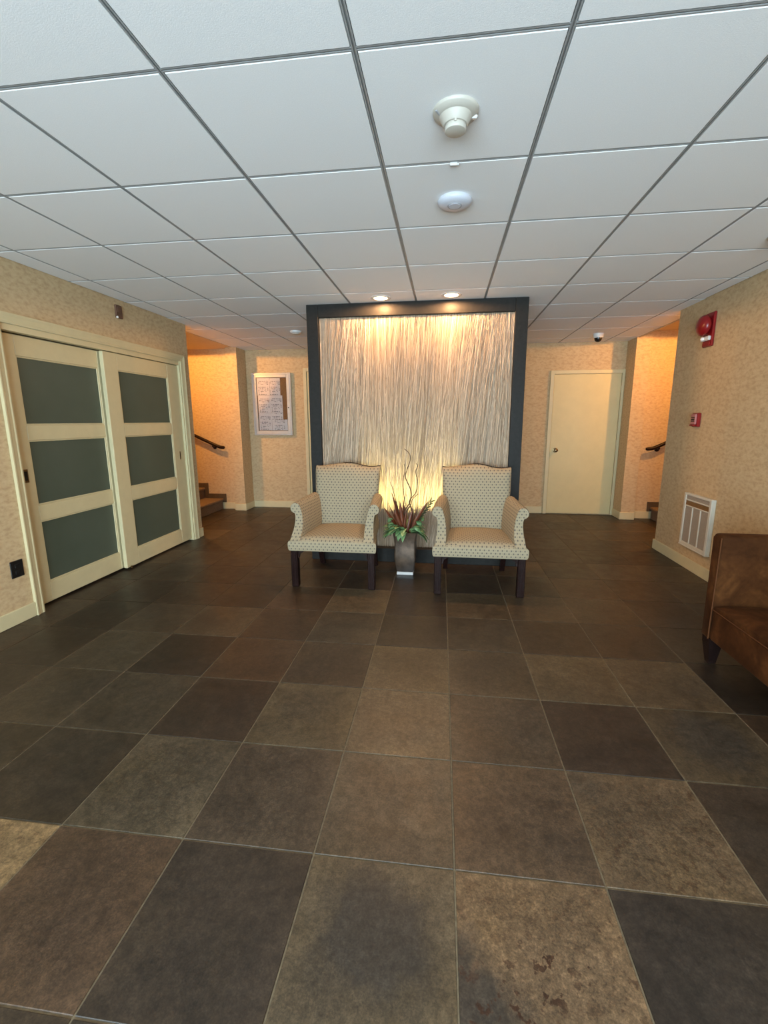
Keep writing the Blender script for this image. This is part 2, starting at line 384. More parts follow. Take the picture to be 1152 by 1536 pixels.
# ---- ceiling: plenum slab, tiles, main and cross tees, one object each
ceil = struct(MB().box(-5.2, 4.6, YF-.15, 7.0, 2.60, 2.72).build('ceiling', 'teedark'), 'white suspended ceiling of square tiles in a metal grid', 'ceiling')
CX0, CY0, CS = -.2867, 1.4741, .61
XA, XB = -3.135, 2.474              # lobby ceiling runs a little into the stair openings
cxs = [XA]+[CX0+CS*i for i in range(-4, 5)]+[XB]
cys = [YF]+[CY0+CS*j for j in range(-6, 9)]+[YB]
tcache = {}
g = .0095
for a in range(len(cxs)-1):
    for b in range(len(cys)-1):
        x0, x1, y0, y1 = cxs[a], cxs[a+1], cys[b], cys[b+1]
        if a == 0 and y1 < YLE: x0 = XL
        if a == len(cxs)-2 and y1 < YRE: x1 = XR
        wx, wy = round(x1-x0-2*g, 4), round(y1-y0-2*g, 4)
        if (wx, wy) not in tcache: tcache[(wx, wy)] = MB().box(-wx/2, wx/2, -wy/2, wy/2, 0, .016, .002).mesh('ceiling_tile', 'ctile')
        link('ceiling_tile', tcache[(wx, wy)], ceil, ((x0+x1)/2, (y0+y1)/2, H))
def tee_prof():
    return [(-.012, .0165), (-.012, .009), (-.0072, .009), (-.0072, .001), (-.0026, .001), (-.0026, .007), (.0026, .007), (.0026, .001), (.0072, .001), (.0072, .009), (.012, .009), (.012, .0165)]
mt = MB().prism(tee_prof(), 0, YB-YF, 'Y').mesh('main_tee', 'tee')
for x in cxs[1:-1]: link('main_tee', mt, ceil, (x, YF, H))
for a in range(len(cxs)-1):
    for b in range(1, len(cys)-1):
        x0, x1 = cxs[a]+.0075, cxs[a+1]-.0075
        if a == 0: x0 = XL if cys[b] < YLE else XA
        if a == len(cxs)-2: x1 = XR if cys[b] < YRE else XB
        L = round(x1-x0, 4)
        if ('t', L) not in tcache: tcache[('t', L)] = MB().prism(tee_prof(), 0, L, 'X').mesh('cross_tee', 'tee')
        link('cross_tee', tcache[('t', L)], ceil, (x0, cys[b], H))

# ---- walls
DZ, DY0, DY1 = 2.025, 2.69, 4.70         # sliding door opening
m = MB().box(XL-.22, XL, YF, DY0, 0, 2.60).box(XL-.22, XL, DY0, DY1, DZ, 2.60).box(XL-.22, XL, DY1, YLE, 0, 2.60).box(XL-.30, XL-.22, DY0-.1, DY1+.1, 0, 2.6)
struct(m.build('wall_left', 'wall'), 'tan mottled wallpapered wall around the sliding doors', 'wall')
struct(MB().box(XR, XR+.2, YF, YRE, 0, 2.60).build('wall_right', 'wall'), 'tan mottled wallpapered wall with the red fire alarm', 'wall')
struct(MB().box(-3.3, 2.7, YB, YB+.15, 0, 2.60).build('wall_back', 'wall'), 'tan wallpapered far wall behind the freestanding panel', 'wall')
struct(MB().box(-3.24, PXL, PYL, YB, 0, 2.60).build('wall_pilaster_left', 'wall'), 'narrow wallpapered pier beside the stairs on the notice board side', 'wall')
struct(MB().box(PXR, 2.645, PYL, YB, 0, 2.60).build('wall_pilaster_right', 'wall'), 'narrow wallpapered pier beside the cream door', 'wall')
ml = MB().box(-5.1, -3.24, YS, YB+.15, 0, 2.60)
struct(MB().box(-5.2, -5.1, YLE-.1, YB, 0, 2.6).build('wall_stair_left_end', 'wall'), 'wallpapered wall at the hidden end of the stairs by the sliding doors', 'wall')
struct(MB().box(-5.1, XL-.22, YLE-.12, YLE, 0, 2.6).build('wall_stair_left_near', 'wall'), 'wallpapered near wall of the stairs by the sliding doors', 'wall')
struct(ml.build('wall_stair_left', 'wall'), 'orange-lit wallpapered stairwell wall beside the sliding doors', 'wall')
mr = MB().box(2.645, 4.56, YS, YB+.15, 0, 2.60)
struct(MB().box(4.56, 4.66, YRE-.1, YB, 0, 2.6).build('wall_stair_right_end', 'wall'), 'wallpapered wall at the hidden end of the stairs by the fire alarm wall', 'wall')
struct(MB().box(XR+.2, 4.56, YRE-.12, YRE, 0, 2.6).build('wall_stair_right_near', 'wall'), 'wallpapered near wall of the stairs by the fire alarm wall', 'wall')
struct(mr.build('wall_stair_right', 'wall'), 'orange-lit wallpapered stairwell wall beside the fire alarm', 'wall')
struct(MB().box(-5.1, XA-.001, YLE, YS, 2.437, 2.52).build('ceiling_stair_left', 'drywall'), 'painted stairwell ceiling beside the sliding doors', 'ceiling')
struct(MB().box(XB+.012, 4.5, YRE, YS, 2.53, 2.60).box(4.5, 4.56, YRE, YS, 2.53, 2.60).box(XB+.001, XB+.012, YRE, PYL, 2.432, 2.6).build('ceiling_stair_right', 'drywall'), 'painted stairwell ceiling beside the fire alarm wall', 'ceiling')
# entrance wall behind the viewer: three tall glazed bays
bays = [(-2.55, -1.15), (-1.0, .55), (.70, 2.0)]
mf = MB().box(-5.2, bays[0][0], YF-.15, YF, 0, 2.6).box(bays[-1][1], 4.6, YF-.15, YF, 0, 2.6).box(bays[0][0], bays[-1][1], YF-.15, YF, 2.28, 2.6)
for a, b in zip(bays[:-1], bays[1:]): mf.box(a[1], b[0], YF-.15, YF, 0, 2.28)
struct(mf.build('wall_front', 'wall'), 'wallpapered entrance wall with tall glazed bays', 'wall')
for k, (x0, x1) in enumerate(bays):
    fr = MB().box(x0, x0+.06, YF-.12, YF-.04, 0, 2.28).box(x1-.06, x1, YF-.12, YF-.04, 0, 2.28).box(x0+.06, x1-.06, YF-.12, YF-.04, 2.22, 2.28).box(x0+.06, x1-.06, YF-.12, YF-.04, 0, .12).build('window_%d' % (k+1), 'black')
    struct(fr, ['glazed entrance bay nearest the sliding doors', 'middle glazed entrance bay', 'glazed entrance bay nearest the sofa wall'][k], 'window')
    MB().box(x0+.06, x1-.06, YF-.085, YF-.079, .12, 2.22).build('pane', 'clear', fr)
    po = lamp('daylight_portal', 'AREA', ((x0+x1)/2, YF-.16, 1.14), 1, (1, 1, 1), fr, shape='RECTANGLE', size=x1-x0, size_y=2.28)
    po.rotation_euler = (math.radians(90), 0, 0)
    po.data.cycles.is_portal = True

# ---- baseboards
BH, BT = .105, .015
def bprof(t0, t1): return t0, t1
def baseboard(name, boxes, label):
    m = MB()
    for b in boxes: m.box(*b, 0, BH, .004)
    struct(m.build(name, 'cream'), label, 'baseboard')
baseboard('baseboard_left', [(XL, XL+BT, YF, 2.625), (XL, XL+BT, 4.75, YLE+.005)], 'cream baseboard along the sliding door wall')
baseboard('baseboard_right', [(XR-BT, XR, YF, YRE+BT), (XR, XR+.2, YRE, YRE+BT)], 'cream baseboard along the fire alarm wall')
baseboard('baseboard_back', [(PXL, -2.175, YB-BT, YB), (-1.14, 1.455, YB-BT, YB)], 'cream baseboard along the far wall')
baseboard('baseboard_pilaster_left', [(-3.24, PXL+BT, PYL-BT, PYL), (PXL, PXL+BT, PYL, YB)], 'cream baseboard around the pier by the notice board')
baseboard('baseboard_pilaster_right', [(PXR-BT, 2.645, PYL-BT, PYL), (PXR-BT, PXR, PYL, YB)], 'cream baseboard around the pier by the cream door')
baseboard('baseboard_stair_left', [(-3.49, -3.24, YS-BT, YS)], 'short cream baseboard running to the first step by the sliding doors')
baseboard('baseboard_stair_right', [(2.645, 2.895, YS-BT, YS)], 'short cream baseboard running to the first step by the fire alarm wall')

# ---- sliding doors, casing and track
def casing_prof(wd):  # moulded casing seen in section (across, out of wall)
    return [(0, 0), (wd, 0), (wd, .010), (wd*.82, .014), (wd*.7, .011), (wd*.35, .016), (wd*.12, .022), (0, .022)]
m = MB(); cw = .068
for side in (0, 1):
    pr = casing_prof(cw)
    pts = [((DY0+.003 - cw + u) if side == 0 else (DY1-.003 + cw - u), XL+o) for u, o in (pr if side == 0 else pr)]
    m.prism([(o, yy) for yy, o in pts], 0, DZ+cw-.004, 'Z')
m.prism([(XL+o, DZ-.003+cw-u) for u, o in casing_prof(cw)], DY0-.065, DY1+.065, 'Y')
struct(m.build('trim_1', 'cream'), 'moulded cream casing around the pair of sliding doors', 'trim')
m = MB().box(XL-.20, XL, DY0, DY0+.004, 0, DZ).box(XL-.20, XL, DY1-.018, DY1, 0, DZ).box(XL-.06, XL-.005, DY0+.018, DY1-.018, DZ-.045, DZ)
struct(m.build('trim_2', 'cream'), 'cream jambs and track fascia of the sliding doors', 'trim')
def sliding_door(name, xf, y0, y1, p0, p1, label, pull_y):
    x0 = xf-.036; zt = 1.975; zb = .018
    d = bpy.data.objects.new(name, None); COL.objects.link(d); d.location = (xf, (y0+y1)/2, 0); struct(d, label, 'door')
    L = lambda b: b  # world coordinates are shifted to the door's origin
    ox, oy = xf, (y0+y1)/2
    def part(nm, mat, *bx, bev=.003):
        a = MB().box(bx[0]-ox, bx[1]-ox, bx[2]-oy, bx[3]-oy, bx[4], bx[5], bev); return a.build(nm, mat, d)
    part('stile', 'cream', x0, xf, y0, p0, zb, zt); part('stile', 'cream', x0, xf, p1, y1, zb, zt)
    pz = [(.17, .645), (.765, 1.243), (1.352, 1.832)]
    rails = [(zb, .17), (.645, .765), (1.243, 1.352), (1.832, zt)]
    for a, b in rails: part('rail', 'cream', x0+.001, xf-.001, p0, p1, a, b)
    for a, b in pz:
        part('pane', 'pane', x0+.014, xf-.016, p0-.005, p1+.005, a-.005, b+.005, bev=0)
        # glazing beads
        for bx in ((p0, p0+.011, a, b), (p1-.011, p1, a, b), (p0+.011, p1-.011, a, a+.011), (p0+.011, p1-.011, b-.011, b)):
            part('bead', 'cream', xf-.016, xf-.005, bx[0], bx[1], bx[2], bx[3], bev=.003)
    return d, part
d1, pt = sliding_door('door_1', -2.985, 2.700, 3.70, 2.845, 3.590, 'cream sliding door with three dark panes, nearer and set back', 0)
pt('pull', 'brass', -2.986, -2.982, 2.760, 2.800, .945, 1.040, bev=.001)
pt('pull_recess', 'blackp', -2.983, -2.9815, 2.769, 2.791, .960, 1.025, bev=0)
d2, pt = sliding_door('door_2', -2.938, 3.602, 4.682, 3.766, 4.492, 'cream sliding door with three dark panes, farther one by the stairs', 0)
pt('lock_plate', 'brass', -2.939, -2.936, 4.585, 4.603, .955, 1.045, bev=.001)
pt('lock_slot', 'blackp', -2.9365, -2.9355, 4.590, 4.598, .970, 1.030, bev=0)
MB().lathe((0, 0, 0), [(.006, 0), (.012, .004), (.012, .012), (.004, .016)], 12, 'X').build('floor_guide', 'brass', d2, 40, (.002, -.50, .02))

# ---- hinged doors on the far wall
def hinged(name, x0, x1, zt, knob, label, trim, tl):
    d = MB().box(x0, x1, YB-.012, YB, .012, zt, .002).build(name, 'doorp'); struct(d, label, 'door')
    m = MB(); c = .055
    m.box(x0-c, x0-.004, YB-.026, YB, 0, zt+c, .003).box(x1+.004, x1+min(c, .040), YB-.026, YB, 0, zt+c, .003).box(x0-.004, x1+.004, YB-.026, YB, zt+.004, zt+c, .003)
    struct(m.build(trim, 'cream'), tl, 'trim')
    k = MB().lathe((knob, YB-.012, .945), [(.033, 0), (.033, -.006), (.012, -.010), (.012, -.034), (.022, -.042), (.029, -.056), (.026, -.070), (.012, -.077)], 20, 'Y').build('knob', 'brass', d, 40)
    for z in (.25, 1.05, 1.80): MB().box(x1-.004, x1+.008, YB-.030, YB-.012, z-.045, z+.045, .002).build('hinge', 'cream', d)
    return d
hinged('door_3', 1.520, 2.420, 2.010, 1.592, 'plain cream flush door with round knob on the far wall', 'trim_3', 'cream frame of the flush door on the far wall')
hinged('door_4', -2.105, -1.20, 2.105, -1.27, 'cream door mostly hidden behind the black-framed panel', 'trim_4', 'cream door frame showing at the edge of the black-framed panel')

# ================================================================ FEATURE PANEL
px0, px1, PY = -1.312, .704, 4.225
pan = thing('partition_panel', 'tall black-framed partition panel of tan reeds behind the two armchairs', 'partition', ((px0+px1)/2, PY, 0))
pc = (px0+px1)/2
def pp(nm, mat, x0, x1, y0, y1, z0, z1, bev=.003, par=None): return MB().box(x0-pc, x1-pc, y0-PY, y1-PY, z0, z1, bev).build(nm, mat, par or pan)
FW = .112
pp('frame_post', 'black', px0, px0+FW, PY, PY+.16, 0, H-.001); pp('frame_post', 'black', px1-FW, px1, PY, PY+.16, 0, H-.001)
pp('frame_rail', 'black', px0+FW, px1-FW, PY, PY+.16, H-.115, H-.001)
pp('panel_back', 'black', px0+FW, px1-FW, PY+.10, PY+.15, .10, H-.115, 0)
# plinth with the uplight slot
SLX0, SLX1 = -.82, .14
pp('plinth', 'black', px0, px1, PY-.085, PY-.050, 0, .140)
pp('plinth_lip', 'black', px0, px1, PY-.024, PY+.10, 0, .125)
pp('plinth_floor', 'black', px0, px1, PY-.050, PY-.024, 0, .012, 0)
bk = pp('reed_backing', 'backing', px0+FW, px1-FW, PY+.045, PY+.10, .125, H-.115, 0)
# the strands themselves: many thin leaning reeds laid over the backing
rs = random.Random(5); sm = MB(); shade = []; W = px1-px0-2*FW; zb, zt = .125, H-.116
for k in range(1300):
    x = rs.uniform(px0+FW, px1-FW); lean = rs.gauss(.07, .08) + .07*math.sin(x*5.0+1.3); ph = rs.uniform(0, 6.28); am = rs.uniform(.002, .010)
    z0 = zb if rs.random() < .6 else rs.uniform(zb, 1.2); z1 = zt if rs.random() < .6 else rs.uniform(max(z0+.5, 1.0), zt)
    r = rs.uniform(.0013, .0030); y = PY+.044-rs.uniform(0, .012); n = 9; pts = []
    for q in range(n):
        t = q/(n-1); z = z0+(z1-z0)*t
        xx = x+lean*(z-1.2)*.62+am*math.sin(ph+z*4.2)+.012*math.sin(x*9+z*2.1)
        xx = min(max(xx, px0+FW+.003), px1-FW-.003)
        pts.append((xx-pc, y-PY+.0015*math.sin(ph*2+z*7), z))
    sm.tube(pts, r, 4, False); sh_ = rs.random(); shade += [sh_]*(n*4)
st = sm.build('reed_strands', 'strand', pan, 80); st.data.attributes.new('shade', 'FLOAT', 'POINT').data.foreach_set('value', shade); st['kind'] = 'stuff'; st['label'] = 'tan dried reeds running up the panel'
# uplight in the slot
ul = lamp('slot_uplight', 'AREA', ((SLX0+SLX1)/2-pc, -.038, .014), P_UP, UPC, pan, shape='RECTANGLE', size=SLX1-SLX0, size_y=.006, spread=math.radians(13))
ul.rotation_euler = (math.pi-math.radians(8.5), 0, 0)

# ================================================================ LAMPS IN THE CEILING
def downlight(x, y, label, power, mat, col, group, blend=.5, size=150, tilt=0):
    t = thing('recessed_downlight', label, 'light', (x, y, H), group)
    MB().lathe((0, 0, 0), [(.088, .0), (.090, -.004), (.078, -.008), (.062, -.006), (.058, .0), (.052, .03)], 28, caps=False).build('trim_ring', 'white', t, 40)
    MB().lathe((0, 0, 0), [(.060, -.001), (.056, -.003), (.03, -.004), (.001, -.004)], 28).build('bulb', mat, t, 40)
    l = lamp('downlight_beam', 'SPOT', (0, 0, -.012), power, col, t, spot_size=math.radians(size), spot_blend=blend, shadow_soft_size=.04)
    l.rotation_euler.x = tilt
    return t
downlight(-.589, 4.090, 'lit recessed downlight above the armchair by the notice board side of the panel', P_DOWN, 'lampon', WARM, 'downlights over the panel', .15, 178)
downlight(.027, 4.078, 'lit recessed downlight above the armchair nearer the cream flush door', P_DOWN, 'lampon', WARM, 'downlights over the panel', .15, 178)
for k, (x, y) in enumerate([(-1.80, .2), (-.30, -.3), (1.25, .2), (-.3, -1.6)]):
    downlight(x, y, ['recessed downlight nearest the sliding door wall over the near floor', 'recessed downlight over the middle of the near floor', 'recessed downlight nearest the sofa over the near floor', 'recessed downlight by the glazed entrance'][k], P_ROOM, 'lamproom', ROOMC, 'downlights over the near floor', .3, 160)
def stair_lamp(x, y, z, label):
    t = thing('ceiling_lamp', label, 'light', (x, y, z), 'stairwell lamps')
    MB().lathe((0, 0, 0), [(.13, 0), (.13, -.012), (.118, -.016)], 24).build('lamp_base', 'white', t, 40)
    MB().lathe((0, 0, 0), [(.116, -.014), (.105, -.030), (.070, -.042), (.002, -.048)], 24).build('lamp_globe', 'lampstair', t, 60)
    lamp('stair_light', 'SPOT', (0, 0, -.060), P_STAIR, STAIRC, t, shadow_soft_size=.04, spot_size=math.radians(179), spot_blend=.03)
stair_lamp(-3.60, 5.50, 2.437, 'globe ceiling lamp over the stairs beside the sliding doors')
stair_lamp(3.05, 5.45, 2.53, 'globe ceiling lamp over the stairs beside the fire alarm wall')

# ================================================================ STAIRS AND HANDRAILS
def staircase(sx, xs, label, ysn, glabel):
    # sx: direction of climb (-1 left, +1 right); xs: first riser
    t = thing('staircase', label, 'stairs', (xs, ysn, 0), 'carpeted stairs')
    for k in range(5):
        a = k*.30; b = 5*.30+.08; z = .168*(k+1); n = .022
        # section of one step with rounded nosing, along x
        pr = [(a, z-.168), (a, z-.045), (a-n*.8, z-.038), (a-n, z-.020), (a-n*.8, z-.006), (a, z), (b, z), (b, z-.168)]
        y0, y1 = (YLE if sx < 0 else YRE)+.01, YS-.024
        MB().prism([(sx*u, v) for u, v in pr], y0-ysn, y1-ysn, 'Y').build('step', 'carpet', t, 30)
    # stepped skirt board on the wall
    out = [(-.055, .105)]
    for k in range(5): out += [(-.055+k*.30+(0 if k == 0 else -.01), .24+.168*k-(0 if k else 0)), (-.055+(k+1)*.30-.01, .24+.168*k)]
    out += [(1.44, .60), (.35, .105)]
    MB().prism([(sx*u, v) for u, v in out], YS-.021-ysn, YS-ysn, 'Y').build('skirt_board', 'skirt', t)
    return t
staircase(-1, -3.49, 'carpeted stairs rising out of view past the sliding doors', 5.7, '')
staircase(1, 2.90, 'carpeted stairs rising out of view behind the fire alarm wall', 5.7, '')
def handrail(sx, xe, ze, slope, label, bx):
    t = thing('handrail', label, 'handrail', (xe, YS-.075, ze), 'stair handrails')
    pts = [(0, 0, 0), (sx*.06, 0, .006), (sx*.10, 0, .02)]+[(sx*(.10+.1*k), 0, .02+.1*k*slope) for k in range(1, 13)]
    m = MB().tube(pts, .025, 12).lathe((0, 0, 0), [(.002, -.026), (.018, -.020), (.025, 0), (.018, .014)], 12, 'X')
    m.build('rail', 'mahog', t, 50)
    for q in (bx, bx+.75):
        z = .02+(q-.10)*slope
        b = MB().tube([(sx*q, 0, z-.018), (sx*q, 0, z-.045), (sx*q, .03, z-.055), (sx*q, .075, z-.055)], .008, 8).lathe((sx*q, .075, z-.055), [(.032, 0), (.032, -.006), (.014, -.012)], 16, 'Y')
        b.build('bracket', 'mahog', t, 40)
handrail(-1, -3.385, .975, .45, 'dark wood handrail on the stair wall beside the sliding doors', .18)
handrail(1, 2.744, .985, .50, 'dark wood handrail on the stair wall by the fire alarm', .15)

# ================================================================ ARMCHAIRS
def make_armchair(label, loc):
    t = thing('armchair', label, 'armchair', loc, 'dotted armchairs in front of the panel')
    # legs
    for sx in (-1, 1):
        m = MB(); x = sx*.325; y = -.295
        m.box(x-.029, x+.029, y-.029, y+.029, 0, .33, .005)
        for dx in (-.012, .012): m.box(x+dx-.005, x+dx+.005, y-.032, y-.028, .02, .30, .002)
        lg = m.build('leg', 'mahog', t)
        # pierced corner bracket
        br = [(0, 0), (.085, 0), (.085, -.012), (.055, -.018), (.035, -.035), (.020, -.040), (.012, -.075), (0, -.08)]
        MB().prism([(x-sx*(.028+u), .328+v) for u, v in br], y-.012, y+.006, 'Y').build('bracket', 'mahog', lg)
        # raked hind leg
        secs = []
        for z, yy, h in ((.34, .235, .026), (.24, .245, .025), (.14, .27, .023), (.05, .305, .021), (0, .33, .021)):
            secs.append([(sx*.262+a*h, yy+b*h, z) for a, b in ((-1, -1), (1, -1), (1, 1), (-1, 1))])
        MB().loft(secs).build('leg', 'mahog', t, 30)
    # upholstered seat: crowned, trapezoid in plan
    m = MB(); N = 16; vs = []; fs = []
    def seat_pt(a, b):   # a across -1..1, b depth 0..1
        wd = .358-.085*b; return a*wd, -.335+.60*b
    grid = []
    for jb in range(N+1):
        for ia in range(N+1):
            a, b = -1+2*ia/N, jb/N; x, y = seat_pt(a, b)
            ea = 1-abs(a)**6; eb = 1-(abs(2*b-1))**8
            z = .405+.020*max(0, ea)**.5*max(0, eb)**.5+.026*(1-a*a)*max(0, (1-(2*b-1)**2))**.6
            if jb == 0: y += .010
            vs.append((x, y, z))
    for jb in range(N):
        for ia in range(N): k = jb*(N+1)+ia; fs.append((k, k+1, k+N+2, k+N+1))
    # border loop downwards
    loop = [i for i in range(N+1)]+[(j+1)*(N+1)-1 for j in range(1, N+1)]+[N*(N+1)+i for i in range(N-1, -1, -1)]+[j*(N+1) for j in range(N-1, 0, -1)]
    prev = loop; cyc = .03
    for z, gro in ((.392, .010), (.37, .012), (.335, .010), (.318, .004)):
        cur = []
        for i in loop:
            x, y, _ = vs[i]; cur.append(len(vs))
            dx = gro*(1 if x > 0 else -1) if abs(abs(x)-abs(seat_pt(1, (y+.335)/.60)[0])) < .02 else 0
            dy = -gro if y < -.32 else 0
            vs.append((x+dx, y+dy, z))
        for q in range(len(loop)): fs.append((prev[q], prev[(q+1) % len(loop)], cur[(q+1) % len(loop)], cur[q]))
        prev = cur
    fs.append(tuple(prev)); m.add(vs, fs); m.build('seat', 'fabric', t, 60, boxuv=True)
    # camel-backed backrest
    m = MB(); secs = []; NX = 24
    def crest(x): return .944+.042*math.exp(-(x/.14)**2)+.014*max(0, (abs(x)-.18)/.12)**2
    rows = 12; front = []; back = []
    for j in range(rows+1):
        s = j/rows; rowf = []; rowb = []
        for i in range(NX+1):
            a = -1+2*i/NX; hw = .268+.038*min(1, s*1.6)-.008*math.sin(s*math.pi)
            x = a*hw; zt_ = crest(x); z = .40+(zt_-.40)*s
            y = .185+.115*s**1.15; bulge = .022*(1-a**4)*(1-(2*s-1)**4)
            rnd = .020*(max(0, abs(a)-.86)/.14)**2+.022*(max(0, s-.9)/.1)**2
            rowf.append((x, y-bulge+rnd, z)); rowb.append((x, y+.085-rnd*.4, z))
        front.append(rowf); back.append(rowb)
    for j in range(rows+1): secs.append(front[j]+back[j][::-1])
    m.loft(secs); m.build('backrest', 'fabric', t, 60, boxuv=True)
    # dark strip along the crest, standing in for the shadow line there
    MB().tube([(p[0], p[1]+.012, p[2]+.001) for p in back[rows]], .005, 6).build('crest_shadow_line', 'mahog', t, 60)
    # scroll arms
    for sx in (-1, 1):
        prof = [(.262, .40), (.258, .47), (.262, .54), (.275, .61), (.288, .655), (.300, .684), (.318, .700), (.340, .704), (.362, .696), (.380, .676), (.386, .652), (.378, .628), (.360, .616), (.346, .612), (.338, .59), (.335, .55), (.338, .50), (.346, .455), (.352, .40)]
        def yf(z): return -.205-.125*(max(0, .62-z)/.22)**1.7
        secs = []; ns = 12
        for q in range(ns+1):
            tt = q/ns; sec = []
            for x, z in prof:
                y0 = yf(z); y = y0+(.235-y0)*tt
                inn = -.040*tt; zz = z+(.016*tt if z > .6 else 0)*(z-.4)/.3
                edge = .006 if q == 0 else 0
                cx_, cz_ = .315, max(.45, min(.66, z))
                sec.append((sx*((x+inn*(1.0))+(cx_-x)*(.10 if q == 0 else 0)), y-(.0 if q else .006), zz+(cz_-z)*(.10 if q == 0 else 0)))
            secs.append(sec)
        m = MB().loft(secs, caps=False)
        n = len(prof)
        # front and rear caps as strips between inner and outer edge
        fs = []
        for k in range((n-1)//2): fs.append((k, k+1, n-2-k, n-1-k))
        m.f += fs+[tuple(i+ns*n for i in f) for f in fs]
        m.build('arm', 'fabric', t, 45, boxuv=True)
    return t
make_armchair('cream dotted armchair with scroll arms, nearer the notice board', (-.905, 3.71, 0))
make_armchair('cream dotted armchair with scroll arms, nearer the cream flush door', (.287, 3.69, 0))

# ================================================================ VASE AND PLANT
VX, VY = -.337, 3.855
va = thing('floor_vase', 'square bronze-brown floor vase between the two armchairs', 'vase', (VX, VY, 0))
def sq(h, z, c=.16, n=4):
    pts = []
    for k in range(4):
        for q in range(n):
            a = math.pi/2*k+math.pi/2*q/(n-1); cx_ = (1 if k in (0, 3) else -1)*h*(1-c); cy_ = (1 if k in (0, 1) else -1)*h*(1-c)
            pts.append((cx_+h*c*math.cos(a), cy_+h*c*math.sin(a), z))
    return pts
hs = [(.070, .028), (.078, .045), (.090, .10), (.096, .15), (.097, .19), (.094, .25), (.094, .30), (.099, .345), (.108, .385), (.113, .402)]
secs = [sq(h, z) for h, z in hs]+[sq(.107, .402), sq(.098, .37), sq(.088, .30), sq(.086, .22)]
MB().loft(secs).build('vase_body', 'vase', va, 40)
MB().box(-.075, .075, -.075, .075, 0, .028, .004).build('vase_base', 'silver', va)
pl = thing('plant_arrangement', 'arrangement of green leaves, rust-red leaves and curly twigs in the bronze vase', 'plant', (VX, VY, .24))
rp = random.Random(11)
MB().box(-.06, .06, -.06, .06, -.012, .06, .01).build('moss', 'dgreen', pl)
def leaf(name, mat, base, d, length, width, curl=.3, fold=.25, n=8, roll=0, par=None):
    d = Vector(d).normalized(); side = d.cross(Vector((0, 0, 1)))
    if side.length < .05: side = Vector((1, 0, 0))
    side = (Matrix.Rotation(roll, 3, d) @ side.normalized()); nor = side.cross(d).normalized()
    vs = []; fs = []; p = Vector(base); dd = d.copy()
    for k in range(n+1):
        s = k/n; wd = width*(math.sin(math.pi*min(1, s*.93+.07))**.8)*(1-s*.15) if k < n else .0008
        vs += [p-side*wd/2+nor*fold*wd/2, p.copy(), p+side*wd/2+nor*fold*wd/2]
        dd = (dd+Vector((0, 0, -1))*curl/n).normalized(); p = p+dd*length/n; nor = side.cross(dd).normalized()
    for k in range(n):
        a = 3*k; fs += [(a, a+1, a+4, a+3), (a+1, a+2, a+5, a+4)]
    o = MB().add(vs, fs).build(name, mat, par or pl, 60)
    so = o.modifiers.new('thick', 'SOLIDIFY'); so.thickness = .0014
    return o
# rust-red upright leaves (offsets in the arrangement's frame)
for dx, dz, ln, wd, dy, rl in [(-.36, 1, .36, .050, -.10, .2), (-.22, 1, .44, .040, 0, -.6), (-.26, 1, .30, .060, -.2, .8), (-.12, 1, .36, .045, -.1, 1.1), (.42, 1, .41, .085, -.12, -.25), (.30, 1, .33, .060, -.18, .7), (.03, 1, .27, .055, -.2, 1.0), (-.06, 1, .36, .040, .1, .4), (-.46, 1, .33, .045, .0, -.5), (.16, 1, .28, .05, .0, -.9), (.52, 1, .30, .045, .05, .5), (-.30, 1, .25, .05, -.28, -.3)]:
    leaf('rust_leaf', 'rust', (dx*.08, dy*.1, .08), (dx, dy, dz), ln, wd, rp.uniform(-.15, .35), rp.uniform(.1, .5), 8, rl)
# green leaves spilling over the rim
for k in range(60):
    a = rp.uniform(0, 2*math.pi); sp = rp.uniform(.6, 1.5); ca, sa = math.cos(a), math.sin(a)*.75
    leaf('green_leaf', 'green', (ca*.055, sa*.06, .135+rp.uniform(0, .04)), (ca*sp*.72, sa*sp, rp.uniform(.35, 1.0)), rp.uniform(.12, .19), rp.uniform(.050, .075), rp.uniform(.9, 1.8), .3, 7, rp.uniform(-.5, .5))
for x, y, z, sxn in [(-.14, -.06, .24, -1), (-.16, .0, .27, -1), (.13, -.05, .26, 1), (.15, .02, .29, 1), (-.12, -.09, .21, -1), (.11, -.09, .22, 1)]:
    for q in range(4):
        leaf('green_leaf', 'green', (x*.75, y, z-.01), (sxn*(.5+.3*q), -.35+.2*q, .5-.32*q), .062, .034, .9, .3, 6, .4*q)
# dark sprig on the right
for k in range(9):
    s = k/8; b = (.07+.15*s, -.02, .20+.22*s)
    for sd in (-1, 1): leaf('sprig_leaf', 'dgreen', b, (.45+.5*sd*.6, -.3*sd, .75), .055, .022, .4, .3, 5, sd*.6)
MB().tube([(.03, 0, .05), (.07, -.02, .20), (.15, -.02, .32), (.225, -.02, .425)], [.004, .003, .0025, .0015], 6).build('stem', 'twig', pl, 60)
# curly willow twigs
def twig(pts, r0=.0062):
    P = [Vector(p) for p in pts]; out = []
    for i in range(len(P)-1):
        p0, p1, p2, p3 = P[max(i-1, 0)], P[i], P[i+1], P[min(i+2, len(P)-1)]
        for q in range(5):
            s = q/5; out.append(.5*((2*p1)+(p2-p0)*s+(2*p0-5*p1+4*p2-p3)*s*s+(3*p1-p0-3*p2+p3)*s**3))
    out.append(P[-1]); n = len(out)
    MB().tube(out, [r0*(1-.55*k/n) for k in range(n)], 6).build('twig', 'twig', pl, 60)
twig([(-.01, 0, .05), (-.02, .0, .30), (.035, .0, .42), (.045, 0, .52), (-.005, 0, .64), (.005, .0, .70), (.035, .0, .79), (.03, 0, .85), (-.018, 0, .895)])
twig([(.02, .02, .05), (.06, .02, .30), (.03, .02, .42), (.085, .02, .50), (.10, .02, .60), (.085, .02, .69), (.10, .02, .74), (.088, .02, .765)])
